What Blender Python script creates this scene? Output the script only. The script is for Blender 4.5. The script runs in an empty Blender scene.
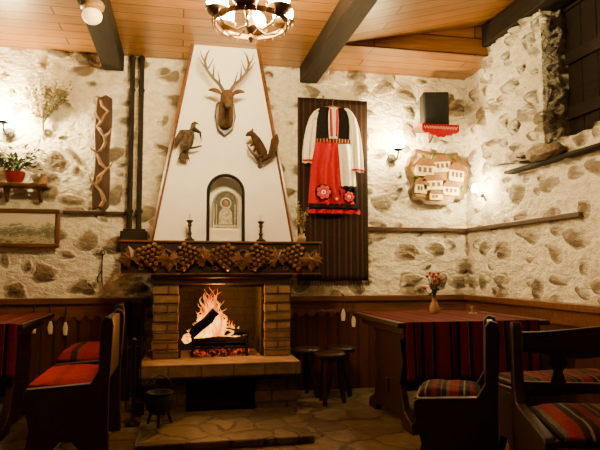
import bpy, bmesh, math, random
from mathutils import Vector, Matrix, noise
random.seed(7)
R = math.radians
SC = bpy.context.scene
COL = SC.collection

# ------------------------------------------------------------------ materials
def nt(name):
    m = bpy.data.materials.new(name); m.use_nodes = True
    t = m.node_tree
    b = t.nodes['Principled BSDF']
    return m, t, b
def N(t, typ, **kw):
    n = t.nodes.new(typ)
    for k, v in kw.items(): setattr(n, k, v)
    return n
def math_n(t, op, a, b=None, clamp=False):
    n = N(t, 'ShaderNodeMath', operation=op); n.use_clamp = clamp
    for i, v in enumerate((a, b)):
        if v is None: continue
        if isinstance(v, (int, float)): n.inputs[i].default_value = v
        else: t.links.new(v, n.inputs[i])
    return n.outputs[0]
def mixc(t, f, a, b, bt='MIX'):
    n = N(t, 'ShaderNodeMix', data_type='RGBA', blend_type=bt)
    for i, v in ((0, f), (6, a), (7, b)):
        if isinstance(v, (int, float)): n.inputs[i].default_value = v
        elif isinstance(v, tuple): n.inputs[i].default_value = (*v[:3], 1)
        else: t.links.new(v, n.inputs[i])
    return n.outputs[2]
def ramp(t, fac, stops, mode='LINEAR'):
    n = N(t, 'ShaderNodeValToRGB'); cr = n.color_ramp; cr.interpolation = mode
    while len(cr.elements) < len(stops): cr.elements.new(0.5)
    for e, (p, c) in zip(cr.elements, stops):
        e.position = p; e.color = (*c, 1)
    t.links.new(fac, n.inputs[0]); return n.outputs[0]
def coords(t, scale=(1, 1, 1)):
    tc = N(t, 'ShaderNodeTexCoord'); mp = N(t, 'ShaderNodeMapping')
    mp.inputs['Scale'].default_value = scale
    t.links.new(tc.outputs['Object'], mp.inputs[0]); return mp.outputs[0]
def noise_n(t, vec, scale, detail=3, rough=.55):
    n = N(t, 'ShaderNodeTexNoise'); n.inputs['Scale'].default_value = scale
    n.inputs['Detail'].default_value = detail; n.inputs['Roughness'].default_value = rough
    t.links.new(vec, n.inputs['Vector']); return n
def bump(t, b, h, strength=.5, dist=.01):
    n = N(t, 'ShaderNodeBump'); n.inputs['Strength'].default_value = strength
    n.inputs['Distance'].default_value = dist
    t.links.new(h, n.inputs['Height']); t.links.new(n.outputs[0], b.inputs['Normal'])
def mat(name, c, rough=.6, var=.25, ns=20, bs=.2, metal=0, emis=0, ecol=None):
    m, t, b = nt(name); v = coords(t); n = noise_n(t, v, ns)
    d = tuple(x * (1 - var) for x in c); l = tuple(min(1, x * (1 + var)) for x in c)
    t.links.new(ramp(t, n.outputs[0], [(.3, d), (.7, l)]), b.inputs['Base Color'])
    b.inputs['Roughness'].default_value = rough; b.inputs['Metallic'].default_value = metal
    if rough > .84: b.inputs['Specular IOR Level'].default_value = .1
    if bs: bump(t, b, n.outputs[0], bs, .01)
    if emis:
        b.inputs['Emission Color'].default_value = (*(ecol or c), 1)
        b.inputs['Emission Strength'].default_value = emis
    return m
def wood(name, c1, c2, axis=0, rough=.4, scale=1, spec=.5):
    m, t, b = nt(name); s = [14 * scale] * 3; s[axis] = 1.2 * scale
    v = coords(t, tuple(s)); n = noise_n(t, v, 2.2, 5, .6)
    t.links.new(ramp(t, n.outputs[0], [(.3, c1), (.7, c2)]), b.inputs['Base Color'])
    b.inputs['Roughness'].default_value = rough; b.inputs['Specular IOR Level'].default_value = spec
    bump(t, b, n.outputs[0], .25, .006); return m
def uv2(t, ex):
    tc = N(t, 'ShaderNodeTexCoord'); s = N(t, 'ShaderNodeSeparateXYZ')
    t.links.new(tc.outputs['Object'], s.inputs[0]); x, y, z = s.outputs
    if ex == 'wall': return math_n(t, 'ADD', x, y), z
    if ex == 'boards': return z, math_n(t, 'ADD', x, y)
    if ex == 'ceil': return x, math_n(t, 'ADD', y, z)
    return x, y
def comb(t, x, y):
    c = N(t, 'ShaderNodeCombineXYZ'); t.links.new(x, c.inputs[0]); t.links.new(y, c.inputs[1]); return c.outputs[0]
def planks(name, c1, c2, ex, w, h, mortar=(.03, .012, .005), rough=.35, ms=.006):
    m, t, b = nt(name); x, y = uv2(t, ex); v = comb(t, x, y)
    br = N(t, 'ShaderNodeTexBrick'); br.offset = .37
    t.links.new(v, br.inputs['Vector']); br.inputs['Scale'].default_value = 1
    br.inputs['Brick Width'].default_value = w; br.inputs['Row Height'].default_value = h
    br.inputs['Mortar Size'].default_value = ms; br.inputs['Mortar Smooth'].default_value = .2
    br.inputs['Color1'].default_value = (*c1, 1); br.inputs['Color2'].default_value = (*c2, 1)
    br.inputs['Mortar'].default_value = (*mortar, 1)
    v2 = comb(t, math_n(t, 'MULTIPLY', x, 1.2), math_n(t, 'MULTIPLY', y, 16))
    n = noise_n(t, v2, 2.5, 5, .6)
    g = ramp(t, n.outputs[0], [(.25, (.42, .34, .28)), (.68, (1, 1, 1))])
    t.links.new(mixc(t, .9, br.outputs['Color'], g, 'MULTIPLY'), b.inputs['Base Color'])
    b.inputs['Roughness'].default_value = rough
    bump(t, b, math_n(t, 'SUBTRACT', 1, br.outputs['Fac']), .6, .008); return m
def bricks(name, c1, c2, w=.2, h=.07, mortar=(.1, .07, .05), ms=.008):
    m, t, b = nt(name); x, y = uv2(t, 'wall'); v = comb(t, x, y)
    br = N(t, 'ShaderNodeTexBrick'); t.links.new(v, br.inputs['Vector']); br.inputs['Scale'].default_value = 1
    br.inputs['Brick Width'].default_value = w; br.inputs['Row Height'].default_value = h
    br.inputs['Mortar Size'].default_value = ms
    br.inputs['Color1'].default_value = (*c1, 1); br.inputs['Color2'].default_value = (*c2, 1)
    br.inputs['Mortar'].default_value = (*mortar, 1)
    n = noise_n(t, coords(t), 14, 5)
    g = ramp(t, n.outputs[0], [(.3, (.5, .45, .4)), (.7, (1, 1, 1))])
    t.links.new(mixc(t, .85, br.outputs['Color'], g, 'MULTIPLY'), b.inputs['Base Color'])
    b.inputs['Roughness'].default_value = .8
    bump(t, b, math_n(t, 'SUBTRACT', n.outputs[0], br.outputs['Fac']), .8, .014); return m
def stonewall(name, disp=.046, sx=3.9, sy=5.4, base=.155):
    m, t, b = nt(name); x, y = uv2(t, 'wall')
    v = comb(t, math_n(t, 'MULTIPLY', x, sx), math_n(t, 'MULTIPLY', y, sy))
    def warp(vin, scale, amp, det):
        nd = noise_n(t, vin, scale, det, .55)
        sub = N(t, 'ShaderNodeVectorMath', operation='SUBTRACT'); t.links.new(nd.outputs['Color'], sub.inputs[0]); sub.inputs[1].default_value = (.5, .5, .5)
        sc = N(t, 'ShaderNodeVectorMath', operation='SCALE'); t.links.new(sub.outputs[0], sc.inputs[0]); sc.inputs['Scale'].default_value = amp
        ad = N(t, 'ShaderNodeVectorMath', operation='ADD'); t.links.new(vin, ad.inputs[0]); t.links.new(sc.outputs[0], ad.inputs[1])
        return ad.outputs[0]
    vw = warp(warp(v, .7, .9, 0), 2.6, .30, 3)
    vo = N(t, 'ShaderNodeTexVoronoi', voronoi_dimensions='2D'); vo.inputs['Scale'].default_value = 1; vo.inputs['Randomness'].default_value = .85
    t.links.new(vw, vo.inputs['Vector'])
    sp = N(t, 'ShaderNodeSeparateColor'); t.links.new(vo.outputs['Color'], sp.inputs[0])
    thr = math_n(t, 'ADD', math_n(t, 'MULTIPLY', sp.outputs[0], .30), base)
    d = math_n(t, 'SUBTRACT', thr, vo.outputs['Distance'])
    mask = math_n(t, 'MULTIPLY', d, 8.5, True)
    n2 = noise_n(t, v, 4, 5, .65)
    stone = ramp(t, sp.outputs[1], [(0, (.20, .15, .10)), (.35, (.29, .24, .165)), (.7, (.38, .33, .24)), (1, (.26, .185, .12))])
    stone = mixc(t, .85, stone, ramp(t, n2.outputs[0], [(.3, (.5, .46, .42)), (.7, (1.0, 1, 1))]), 'MULTIPLY')
    pl = ramp(t, n2.outputs[0], [(.25, (.54, .47, .34)), (.58, (.86, .80, .66))])
    t.links.new(mixc(t, mask, pl, stone), b.inputs['Base Color'])
    b.inputs['Roughness'].default_value = .75; b.inputs['Specular IOR Level'].default_value = .3
    dome = math_n(t, 'POWER', math_n(t, 'MULTIPLY', d, 3.0, True), .7)
    rim = math_n(t, 'MULTIPLY', math_n(t, 'ADD', d, .12), 7, True)
    n3 = noise_n(t, v, 1.5, 3)
    h = math_n(t, 'ADD', math_n(t, 'ADD', math_n(t, 'MULTIPLY', dome, 1.1), math_n(t, 'MULTIPLY', n3.outputs[0], 1.2)), math_n(t, 'MULTIPLY', n2.outputs[0], .7))
    h = math_n(t, 'SUBTRACT', h, math_n(t, 'MULTIPLY', rim, .22))
    dn = N(t, 'ShaderNodeDisplacement'); dn.inputs['Midlevel'].default_value = 1.0; dn.inputs['Scale'].default_value = disp
    t.links.new(h, dn.inputs['Height']); t.links.new(dn.outputs[0], t.nodes['Material Output'].inputs['Displacement'])
    m.displacement_method = 'BOTH'
    return m
def paving(name, sc_=3.6, tint=1.0):
    m, t, b = nt(name); x, y = uv2(t, 'xy'); v = comb(t, x, y)
    nd = noise_n(t, v, 3, 3)
    sc = N(t, 'ShaderNodeVectorMath', operation='SCALE'); t.links.new(nd.outputs['Color'], sc.inputs[0]); sc.inputs['Scale'].default_value = .25
    ad = N(t, 'ShaderNodeVectorMath', operation='ADD'); t.links.new(v, ad.inputs[0]); t.links.new(sc.outputs[0], ad.inputs[1])
    ve = N(t, 'ShaderNodeTexVoronoi', voronoi_dimensions='2D', feature='DISTANCE_TO_EDGE'); ve.inputs['Scale'].default_value = sc_
    vc = N(t, 'ShaderNodeTexVoronoi', voronoi_dimensions='2D'); vc.inputs['Scale'].default_value = sc_
    for q in (ve, vc): t.links.new(ad.outputs[0], q.inputs['Vector'])
    mask = math_n(t, 'MULTIPLY', math_n(t, 'SUBTRACT', ve.outputs['Distance'], .03), 25, True)
    sp = N(t, 'ShaderNodeSeparateColor'); t.links.new(vc.outputs['Color'], sp.inputs[0])
    T = lambda *c: tuple(q * tint for q in c)
    c = ramp(t, sp.outputs[0], [(0, T(.15, .10, .055)), (.5, T(.27, .20, .115)), (1, T(.40, .31, .19))])
    n2 = noise_n(t, v, 14, 5)
    c = mixc(t, .85, c, ramp(t, n2.outputs[0], [(.3, (.42, .38, .33)), (.7, (1, 1, 1))]), 'MULTIPLY')
    t.links.new(mixc(t, mask, T(.11, .08, .05), c), b.inputs['Base Color'])
    b.inputs['Roughness'].default_value = .5; b.inputs['Specular IOR Level'].default_value = .3
    bump(t, b, math_n(t, 'ADD', mask, n2.outputs[0]), .7, .015); return m
def stripes(name, axis, period, stops, rough=.85, tint=1):
    m, t, b = nt(name); tc = N(t, 'ShaderNodeTexCoord'); s = N(t, 'ShaderNodeSeparateXYZ')
    t.links.new(tc.outputs['Object'], s.inputs[0])
    v = s.outputs[axis]
    f = math_n(t, 'FRACT', math_n(t, 'ADD', math_n(t, 'MULTIPLY', v, 1 / period), 50))
    c = ramp(t, f, [(p, tuple(q * tint for q in cc)) for p, cc in stops], 'CONSTANT')
    n = noise_n(t, coords(t), 90, 2)
    c = mixc(t, .8, c, ramp(t, n.outputs[0], [(.3, (.5, .5, .5)), (.7, (1, 1, 1))]), 'MULTIPLY')
    t.links.new(c, b.inputs['Base Color']); b.inputs['Roughness'].default_value = rough
    b.inputs['Specular IOR Level'].default_value = .1
    bump(t, b, n.outputs[0], .3, .004); return m

M_WALL = stonewall('stone_and_plaster')
M_PIER = stonewall('rugged_stone', .07, 4.6, 6.2, .22)
M_PLWALL = mat('rough_plaster', (.18, .15, .11), .8, .15, 4, .5)
M_FLOOR = paving('stone_paving', 3.6, .52)
M_STEP = paving('step_stone', 4.5, .42)
M_CEIL = planks('pine_ceiling', (.40, .185, .042), (.28, .12, .026), 'ceil', 2.6, .15)
M_WAIN = planks('wainscot_boards', (.13, .05, .017), (.085, .032, .011), 'boards', 3, .10)
M_RAIL = wood('red_brown_wood', (.08, .028, .010), (.18, .068, .024), 0)
M_DARK = wood('dark_wood', (.03, .014, .008), (.07, .03, .015), 0)
M_DARKZ = wood('dark_wood_upright', (.03, .014, .007), (.07, .032, .015), 2)
M_BEAM = wood('black_beam', (.010, .007, .005), (.022, .014, .009), 1, .75, 1, .15)
M_FURN = wood('furniture_wood', (.012, .005, .003), (.032, .012, .0055), 0, .45, 1, .3)
M_CARVE = wood('carved_wood', (.085, .036, .014), (.22, .105, .042), 0, .32)
M_CARVEBACK = wood('carved_ground', (.012, .006, .0035), (.028, .012, .006), 0, .5)
M_LIGHTW = wood('light_wood', (.13, .075, .025), (.30, .18, .06), 0)
M_PLASTER = mat('white_plaster', (.95, .93, .86), .7, .03, 8, .15)
M_BRICK = bricks('tan_brick', (.34, .20, .10), (.24, .135, .068), .22, .075)
M_BRICKD = bricks('sooty_brick', (.016, .010, .007), (.010, .007, .005), .2, .07, (.006, .004, .003))
M_HEARTH = bricks('hearth_brick', (.25, .165, .095), (.17, .11, .06), .24, .13)
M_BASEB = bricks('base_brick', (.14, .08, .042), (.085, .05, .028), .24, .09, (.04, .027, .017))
M_IRON = mat('black_iron', (.014, .012, .010), .5, .2, 40, .15, .6)
M_HOOP = mat('bronzed_iron', (.16, .09, .04), .4, .3, 40, .15, .8)
M_BLACK = mat('black_plastic', (.012, .012, .013), .5, .1)
M_FLOWR = mat('red_petals', (.50, .02, .015), .6)
M_LEAF = mat('green_leaf', (.045, .085, .02), .6)
M_DRY = mat('dried_herbs', (.38, .32, .17), .8, .5)
M_RED = mat('red_cloth', (.42, .006, .010), .9, .15, 60)
M_WHITE = mat('white_linen', (.86, .81, .70), .85, .06, 30)
M_BLKCL = mat('black_wool', (.012, .010, .010), .9, .3, 60)
M_WAX = mat('candle_wax', (.7, .62, .42), .4, .05)
M_BONE = mat('antler_bone', (.10, .06, .03), .5, .3, 25)
M_FUR = mat('deer_fur', (.085, .047, .022), .9, .4, 30, .6)
M_FUR2 = mat('russet_fur', (.055, .03, .016), .9, .4, 40, .5)
M_FEATH = mat('feathers', (.075, .052, .034), .85, .6, 50, .5)
M_SILVER = mat('embossed_silver', (.55, .52, .43), .4, .3, 60, .6, .5)
M_CLAY = mat('clay', (.30, .18, .09), .7)
M_ASH = mat('charred_log', (.006, .0045, .0035), .98, .6, 20, .8)
RD, DK, TL, OR, WH, GN = (.26, .010, .012), (.02, .010, .009), (.02, .04, .04), (.22, .085, .025), (.28, .23, .16), (.035, .05, .02)
ST = [(0, RD), (.30, DK), (.36, OR), (.38, (.17, .008, .01)), (.50, TL), (.54, DK), (.60, RD), (.82, WH), (.83, DK), (.92, (.17, .008, .01))]
M_CLOTH = stripes('striped_tablecloth', 0, .26, ST, tint=.5)
CS_ = [(0, (.20, .012, .012)), (.24, DK), (.36, (.20, .15, .09)), (.41, DK), (.52, (.14, .010, .012)), (.68, (.02, .02, .02)), (.78, (.18, .07, .02)), (.81, DK), (.92, (.10, .09, .06))]
M_CUSH = stripes('striped_cushion', 1, .20, CS_, tint=.75)
M_CUSHX = stripes('striped_long_cushion', 0, .24, CS_, tint=.75)
M_CUSHR = stripes('red_cushion', 1, .9, [(0, (.30, .007, .010)), (.95, (.22, .008, .01))])
M_CUSHD = stripes('dark_red_cushion', 1, .9, [(0, (.18, .008, .01)), (.9, DK), (.95, (.18, .012, .012))])
M_RUG = stripes('brown_rug', 0, .115, [(0, (.026, .015, .011)), (.35, (.06, .026, .017)), (.5, (.02, .013, .010)), (.75, (.05, .022, .015)), (.85, (.10, .05, .03)), (.89, (.024, .014, .011))])
WARM = (1, .73, .32)
def glow(name, s): return mat(name, (1, .8, .5), .3, 0, 5, 0, 0, s, WARM)
M_GLOW = glow('lit_glass', 450)
M_GLOW2 = glow('lit_lamp_glass', 450)
def flame_mat():
    m, t, b = nt('flames'); tc = N(t, 'ShaderNodeTexCoord'); s = N(t, 'ShaderNodeSeparateXYZ')
    t.links.new(tc.outputs['Object'], s.inputs[0])
    n = noise_n(t, coords(t, (24, 24, 9)), 1.0, 4)
    f = math_n(t, 'ADD', math_n(t, 'MULTIPLY', s.outputs[2], 1.7), math_n(t, 'MULTIPLY', math_n(t, 'SUBTRACT', n.outputs[0], .48), 3.4), True)
    c = ramp(t, f, [(0, (1, .48, .05)), (.3, (1, .27, .010)), (1, (1, .09, .002))])
    e = N(t, 'ShaderNodeEmission'); t.links.new(c, e.inputs[0])
    st = math_n(t, 'SUBTRACT', 4.6, math_n(t, 'MULTIPLY', f, 3.7)); t.links.new(st, e.inputs[1])
    tr = N(t, 'ShaderNodeBsdfTransparent'); mx = N(t, 'ShaderNodeMixShader')
    a = math_n(t, 'SUBTRACT', math_n(t, 'MULTIPLY', n.outputs[0], 1.8), .40, True)
    t.links.new(a, mx.inputs[0]); t.links.new(tr.outputs[0], mx.inputs[1]); t.links.new(e.outputs[0], mx.inputs[2])
    t.links.new(mx.outputs[0], t.nodes['Material Output'].inputs[0]); return m
M_FLAME = flame_mat()
def ember_mat():
    m, t, b = nt('embers'); n = noise_n(t, coords(t), 28, 4, .7)
    b.inputs['Base Color'].default_value = (.02, .015, .012, 1); b.inputs['Roughness'].default_value = .95
    t.links.new(ramp(t, n.outputs[0], [(.50, (0, 0, 0)), (.66, (1, .08, .003)), (.82, (1, .25, .015))]), b.inputs['Emission Color'])
    b.inputs['Emission Strength'].default_value = 1.2; return m
M_EMBER = ember_mat()

# ------------------------------------------------------------------ builders
class B:
    def __init__(s): s.bm = bmesh.new(); s.mi = 0; s.n = 0
    def _m(s):
        s.bm.faces.ensure_lookup_table()
        for f in s.bm.faces[s.n:]: f.material_index = s.mi
        s.n = len(s.bm.faces)
    def box(s, x0, x1, y0, y1, z0, z1, rot=None):
        r = bmesh.ops.create_cube(s.bm, size=1)
        bmesh.ops.scale(s.bm, vec=(x1 - x0, y1 - y0, z1 - z0), verts=r['verts'])
        if rot: bmesh.ops.rotate(s.bm, cent=(0, 0, 0), matrix=rot, verts=r['verts'])
        bmesh.ops.translate(s.bm, vec=((x0 + x1) / 2, (y0 + y1) / 2, (z0 + z1) / 2), verts=r['verts'])
        s._m(); return s
    def tube(s, pts, rs, seg=10, closed=False, sx=1, sy=1):
        pts = [Vector(p) for p in pts]; n = len(pts)
        if isinstance(rs, (int, float)): rs = [rs] * n
        rings = []; u = None
        for i, p in enumerate(pts):
            if closed: tg = pts[(i + 1) % n] - pts[i - 1]
            else: tg = pts[min(i + 1, n - 1)] - pts[max(i - 1, 0)]
            tg.normalize()
            if u is None:
                ref = Vector((1, 0, 0)) if abs(tg.x) < .9 else Vector((0, 0, 1))
                u = (ref - tg * ref.dot(tg)).normalized()
            else:
                u = (u - tg * u.dot(tg)).normalized()
            w = tg.cross(u)
            rings.append([s.bm.verts.new(p + (u * math.cos(a) * sx + w * math.sin(a) * sy) * rs[i]) for a in [2 * math.pi * k / seg for k in range(seg)]])
        m = n if closed else n - 1
        for i in range(m):
            a, b = rings[i], rings[(i + 1) % n]
            for k in range(seg): s.bm.faces.new((a[k], a[(k + 1) % seg], b[(k + 1) % seg], b[k]))
        if not closed:
            s.bm.faces.new(rings[0][::-1]); s.bm.faces.new(rings[-1])
        s._m(); return s
    def lathe(s, prof, c=(0, 0, 0), seg=20):
        rings = []
        for r, z in prof:
            rings.append([s.bm.verts.new((c[0] + max(r, .0005) * math.cos(2 * math.pi * k / seg), c[1] + max(r, .0005) * math.sin(2 * math.pi * k / seg), c[2] + z)) for k in range(seg)])
        for a, b in zip(rings, rings[1:]):
            for k in range(seg): s.bm.faces.new((a[k], a[(k + 1) % seg], b[(k + 1) % seg], b[k]))
        s.bm.faces.new(rings[0][::-1]); s.bm.faces.new(rings[-1]); s._m(); return s
    def sph(s, c, r, u=12, v=8):
        if isinstance(r, (int, float)): r = (r, r, r)
        q = bmesh.ops.create_uvsphere(s.bm, u_segments=u, v_segments=v, radius=1)
        bmesh.ops.scale(s.bm, vec=r, verts=q['verts']); bmesh.ops.translate(s.bm, vec=c, verts=q['verts']); s._m(); return s
    def prism(s, out, plane, a0, a1):
        def P(p, a):
            if plane == 'xz': return (p[0], a, p[1])
            if plane == 'yz': return (a, p[0], p[1])
            return (p[0], p[1], a)
        v0 = [s.bm.verts.new(P(p, a0)) for p in out]; v1 = [s.bm.verts.new(P(p, a1)) for p in out]
        n = len(out); s.bm.faces.new(v0); s.bm.faces.new(v1[::-1])
        for i in range(n): s.bm.faces.new((v0[i], v0[(i + 1) % n], v1[(i + 1) % n], v1[i]))
        s._m(); return s
    def leaf(s, p, d, L, w, up=(0, 0, 1)):
        p = Vector(p); d = Vector(d).normalized(); sd = d.cross(Vector(up))
        if sd.length < .1: sd = Vector((1, 0, 0))
        sd.normalize(); nn = sd.cross(d)
        q = [p, p + d * L * .4 + sd * w + nn * w * .3, p + d * L - nn * w * .5, p + d * L * .4 - sd * w + nn * w * .3, p + d * L * .45 + nn * -w * .1]
        v = [s.bm.verts.new(x) for x in q]
        s.bm.faces.new((v[0], v[1], v[4])); s.bm.faces.new((v[1], v[2], v[4])); s.bm.faces.new((v[2], v[3], v[4])); s.bm.faces.new((v[3], v[0], v[4])); s._m()
    def grid(s, f, nu, nv):
        vs = [[s.bm.verts.new(f(i / nu, j / nv)) for j in range(nv + 1)] for i in range(nu + 1)]
        for i in range(nu):
            for j in range(nv): s.bm.faces.new((vs[i][j], vs[i + 1][j], vs[i + 1][j + 1], vs[i][j + 1]))
        s._m(); return s
    def weld(s, d=.002):
        bmesh.ops.remove_doubles(s.bm, verts=s.bm.verts, dist=d); s.n = len(s.bm.faces); return s
    def done(s, name, mats, parent=None, smooth=True, bevel=0, sub=0, solid=0, loc=None, rot=None, ang=40, norm=True):
        if norm: bmesh.ops.recalc_face_normals(s.bm, faces=s.bm.faces)
        me = bpy.data.meshes.new(name); s.bm.to_mesh(me); s.bm.free()
        if not isinstance(mats, (list, tuple)): mats = [mats]
        for m in mats: me.materials.append(m)
        if smooth:
            me.shade_smooth(); me.set_sharp_from_angle(angle=R(ang))
        o = bpy.data.objects.new(name, me); COL.objects.link(o)
        if parent: o.parent = parent
        if loc: o.location = loc
        if rot: o.rotation_euler = rot
        if solid:
            m = o.modifiers.new('s', 'SOLIDIFY'); m.thickness = solid; m.offset = 0
        if bevel:
            m = o.modifiers.new('b', 'BEVEL'); m.width = bevel; m.segments = 2; m.limit_method = 'ANGLE'; m.angle_limit = R(40)
        if sub:
            m = o.modifiers.new('u', 'SUBSURF'); m.levels = sub; m.render_levels = sub
        return o
def tag(o, label, cat, group=None):
    o['label'] = label; o['category'] = cat
    if group: o['group'] = group
    return o
def struct(o, label, cat='room'):
    o['kind'] = 'structure'; o['label'] = label; o['category'] = cat; return o
def thing(name, label, cat, loc, rz=0, group=None):
    e = bpy.data.objects.new(name, None); COL.objects.link(e); e.location = loc
    e.rotation_euler = (0, 0, rz); e.empty_display_size = .1
    return tag(e, label, cat, group)
def copy_thing(o, loc, rz=None):
    c = o.copy(); COL.objects.link(c); c.location = loc
    if rz is not None: c.rotation_euler[2] = rz
    for ch in list(o.children):
        k = ch.copy(); COL.objects.link(k); k.parent = c
        for g in list(ch.children):
            q = g.copy(); COL.objects.link(q); q.parent = k
    return c

# ------------------------------------------------------------------ room
WY, WX, CZ = 5.4, 2.82, 3.04
b = B(); b.grid(lambda u, v: (-2.6 + 5.44 * u, WY, 3.6 * v), 560, 380)
struct(b.done('wall_back', M_WALL, norm=False, ang=180), 'whitewashed wall with embedded brown river stones', 'wall')
b = B(); H1 = 2.09
b.grid(lambda u, v: (WX, 5.42 - 1.44 * u, H1 + 1.61 * v), 144, 160)
b.grid(lambda u, v: (WX, 5.42 - 1.44 * u, H1 * v), 144, 209)
b.grid(lambda u, v: (WX, 3.98 - 3.2 * u, H1 * v), 320, 209)
b.grid(lambda u, v: (WX + .2 * u, 3.98, H1 + 1.61 * v), 20, 160)
b.grid(lambda u, v: (WX + .2 * v, 3.98 - 3.2 * u, H1), 320, 20)
b.weld(.003)
struct(b.done('wall_right', M_WALL, norm=False, ang=180), 'whitewashed stone wall with an opening above', 'wall')
b = B(); px0, px1, py0, py1, pz0, pz1 = WX - .10, WX + .05, 3.95, 4.80, 2.02, 3.13
b.grid(lambda u, v: (px0, py1 - (py1 - py0) * u, pz0 + (pz1 - pz0) * v), 84, 110)
b.grid(lambda u, v: (px0 + (px1 - px0) * u, py0, pz0 + (pz1 - pz0) * v), 15, 110)
b.grid(lambda u, v: (px1 - (px1 - px0) * u, py1, pz0 + (pz1 - pz0) * v), 15, 110)
b.grid(lambda u, v: (px0 + (px1 - px0) * v, py0 + (py1 - py0) * u, pz0), 84, 15)
b.grid(lambda u, v: (px0 + (px1 - px0) * u, py0 + (py1 - py0) * v, pz1), 15, 84)
b.weld(.003)
struct(b.done('wall_pillar', M_PIER, norm=False, ang=180), 'protruding rugged stone and plaster pillar', 'wall')
b = B(); b.box(-2.75, -2.6, -1.6, 5.6, 0, 3.3); struct(b.done('wall_left', M_PLWALL, smooth=False), 'dark plaster side wall', 'wall')
b = B(); b.box(-2.7, 4.9, -1.75, -1.6, 0, 3.9); struct(b.done('wall_front', M_PLWALL, smooth=False), 'dark plaster wall', 'wall')
b = B(); b.box(-2.7, 4.9, -1.7, 5.6, -.1, 0); struct(b.done('floor', M_FLOOR, smooth=False), 'brown irregular stone paving', 'floor')
b = B(); b.box(-2.7, 1.27, -1.7, 5.6, CZ, CZ + .12); b.box(1.27, 3.3, 4.75, 5.6, CZ, CZ + .55)
b.prism([(1.27, CZ), (4.9, CZ + .72), (4.9, CZ + .84), (1.27, CZ + .12)], 'xz', -1.7, 4.75)
struct(b.done('ceiling', M_CEIL, smooth=False), 'varnished pine board ceiling', 'ceiling')
M_LOFT = planks('loft_boards', (.022, .012, .007), (.014, .008, .005), 'boards', 3, .16)
b = B(); b.box(4.7, 4.85, -1.7, 5.6, 0, 3.9); struct(b.done('wall_loft', M_LOFT, smooth=False), 'dark boarded wall of the loft beyond', 'wall')
for x0, x1 in ((-.70, -.52), (1.10, 1.27)):
    b = B(); b.box(x0, x1, -1.6, WY - .02, 2.89, CZ + .02)
    o = b.done('ceiling_beam', M_BEAM, bevel=.008); tag(o, 'black painted heavy ceiling beam', 'beam', 'ceiling beams')
b = B(); b.box(2.66, 2.86, -1.6, 4.74, 3.12, 3.30); o = b.done('opening_beam', M_BEAM, bevel=.008); tag(o, 'dark heavy beam over the wall opening', 'beam')
for i in range(3):
    y1 = 3.95 - i * 1.02; y0 = y1 - 1.0
    sh = thing('timber_shutter', 'dark boarded timber shutter closing the wall opening', 'shutter', (2.94, y0, 2.13), group='shutters in the wall opening')
    b = B()
    for k in range(6): b.box(0, .03, k * .166, k * .166 + .16, 0, 1.15)
    b.done('boards', M_BEAM, sh, bevel=.005)
    for z in (.12, .55, .98):
        b = B(); b.box(-.03, .0, .02, .98, z, z + .09); b.done('batten', M_BEAM, sh, bevel=.005)

# wainscot
b = B(); b.box(-2.58, -.30, 5.34, 5.375, .0, .81); o = b.done('trim_1', M_WAIN, smooth=False); struct(o, 'red-brown boarded wainscot', 'wainscot')
b = B(); b.box(.95, WX - .035, 5.34, 5.375, .0, .81); o = b.done('trim_2', M_WAIN, smooth=False); struct(o, 'red-brown boarded wainscot', 'wainscot')
b = B(); b.box(WX - .06, WX - .025, -1.5, 5.375, .0, .81); o = b.done('trim_3', M_WAIN, smooth=False); struct(o, 'red-brown boarded wainscot', 'wainscot')
def rail_x(x0, x1):
    b = B(); b.box(x0, x1, 5.30, 5.39, .81, .86); b.box(x0, x1, 5.325, 5.34, .70, .81)
    n = int((x1 - x0) / .1)
    for i in range(n): b.tube([(x0 + .05 + i * .1, 5.328, .70), (x0 + .05 + i * .1, 5.32, .70)], .035, 10)
    return b
struct(rail_x(-2.58, -.30).done('trim_4', M_RAIL, bevel=.004), 'red-brown wainscot cap rail', 'wainscot')
struct(rail_x(.95, WX).done('trim_5', M_RAIL, bevel=.004), 'red-brown wainscot cap rail', 'wainscot')
b = B(); b.box(WX - .10, WX, -1.5, 5.30, .81, .86); b.box(WX - .075, WX - .06, -1.5, 5.32, .70, .81)
struct(b.done('trim_6', M_RAIL, bevel=.004), 'red-brown wainscot cap rail', 'wainscot')
b = B(); b.box(1.76, WX, 5.355, 5.42, 1.475, 1.515); struct(b.done('trim_7', M_DARK, bevel=.006), 'weathered timber let into the wall', 'trim')
b = B(); b.box(WX - .045, WX + .02, 3.66, 5.36, 1.475, 1.515); struct(b.done('trim_8', M_DARK, bevel=.006), 'weathered timber let into the wall', 'trim')
b = B(); b.box(-1.0, -.45, 5.355, 5.42, 1.585, 1.615); struct(b.done('trim_9', M_DARK, bevel=.006), 'weathered timber let into the wall', 'trim')
b = B(); b.box(WX - .09, WX + .01, 2.6, 4.55, 1.925, 1.95); tag(b.done('wall_shelf', M_BEAM, bevel=.006), 'thin dark wooden ledge on the stone wall', 'shelf')
b = B(); b.lathe([(0.02, 0), (.12, .0), (.17, .03), (.175, .06), (.15, .09), (.05, .10), (0, .105)], seg=28)
for v in b.bm.verts: v.co += Vector((0, 0, .02 * noise.noise(v.co * 14)))
o = b.done('clay_slab', mat('rough_clay', (.24, .18, .12), .85, .4, 30, .8), loc=(WX - .08, 3.98, 1.951)); o.scale = (.55, 1.15, 1); tag(o, 'rough rounded clay slab resting on the ledge', 'clay slab')

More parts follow.
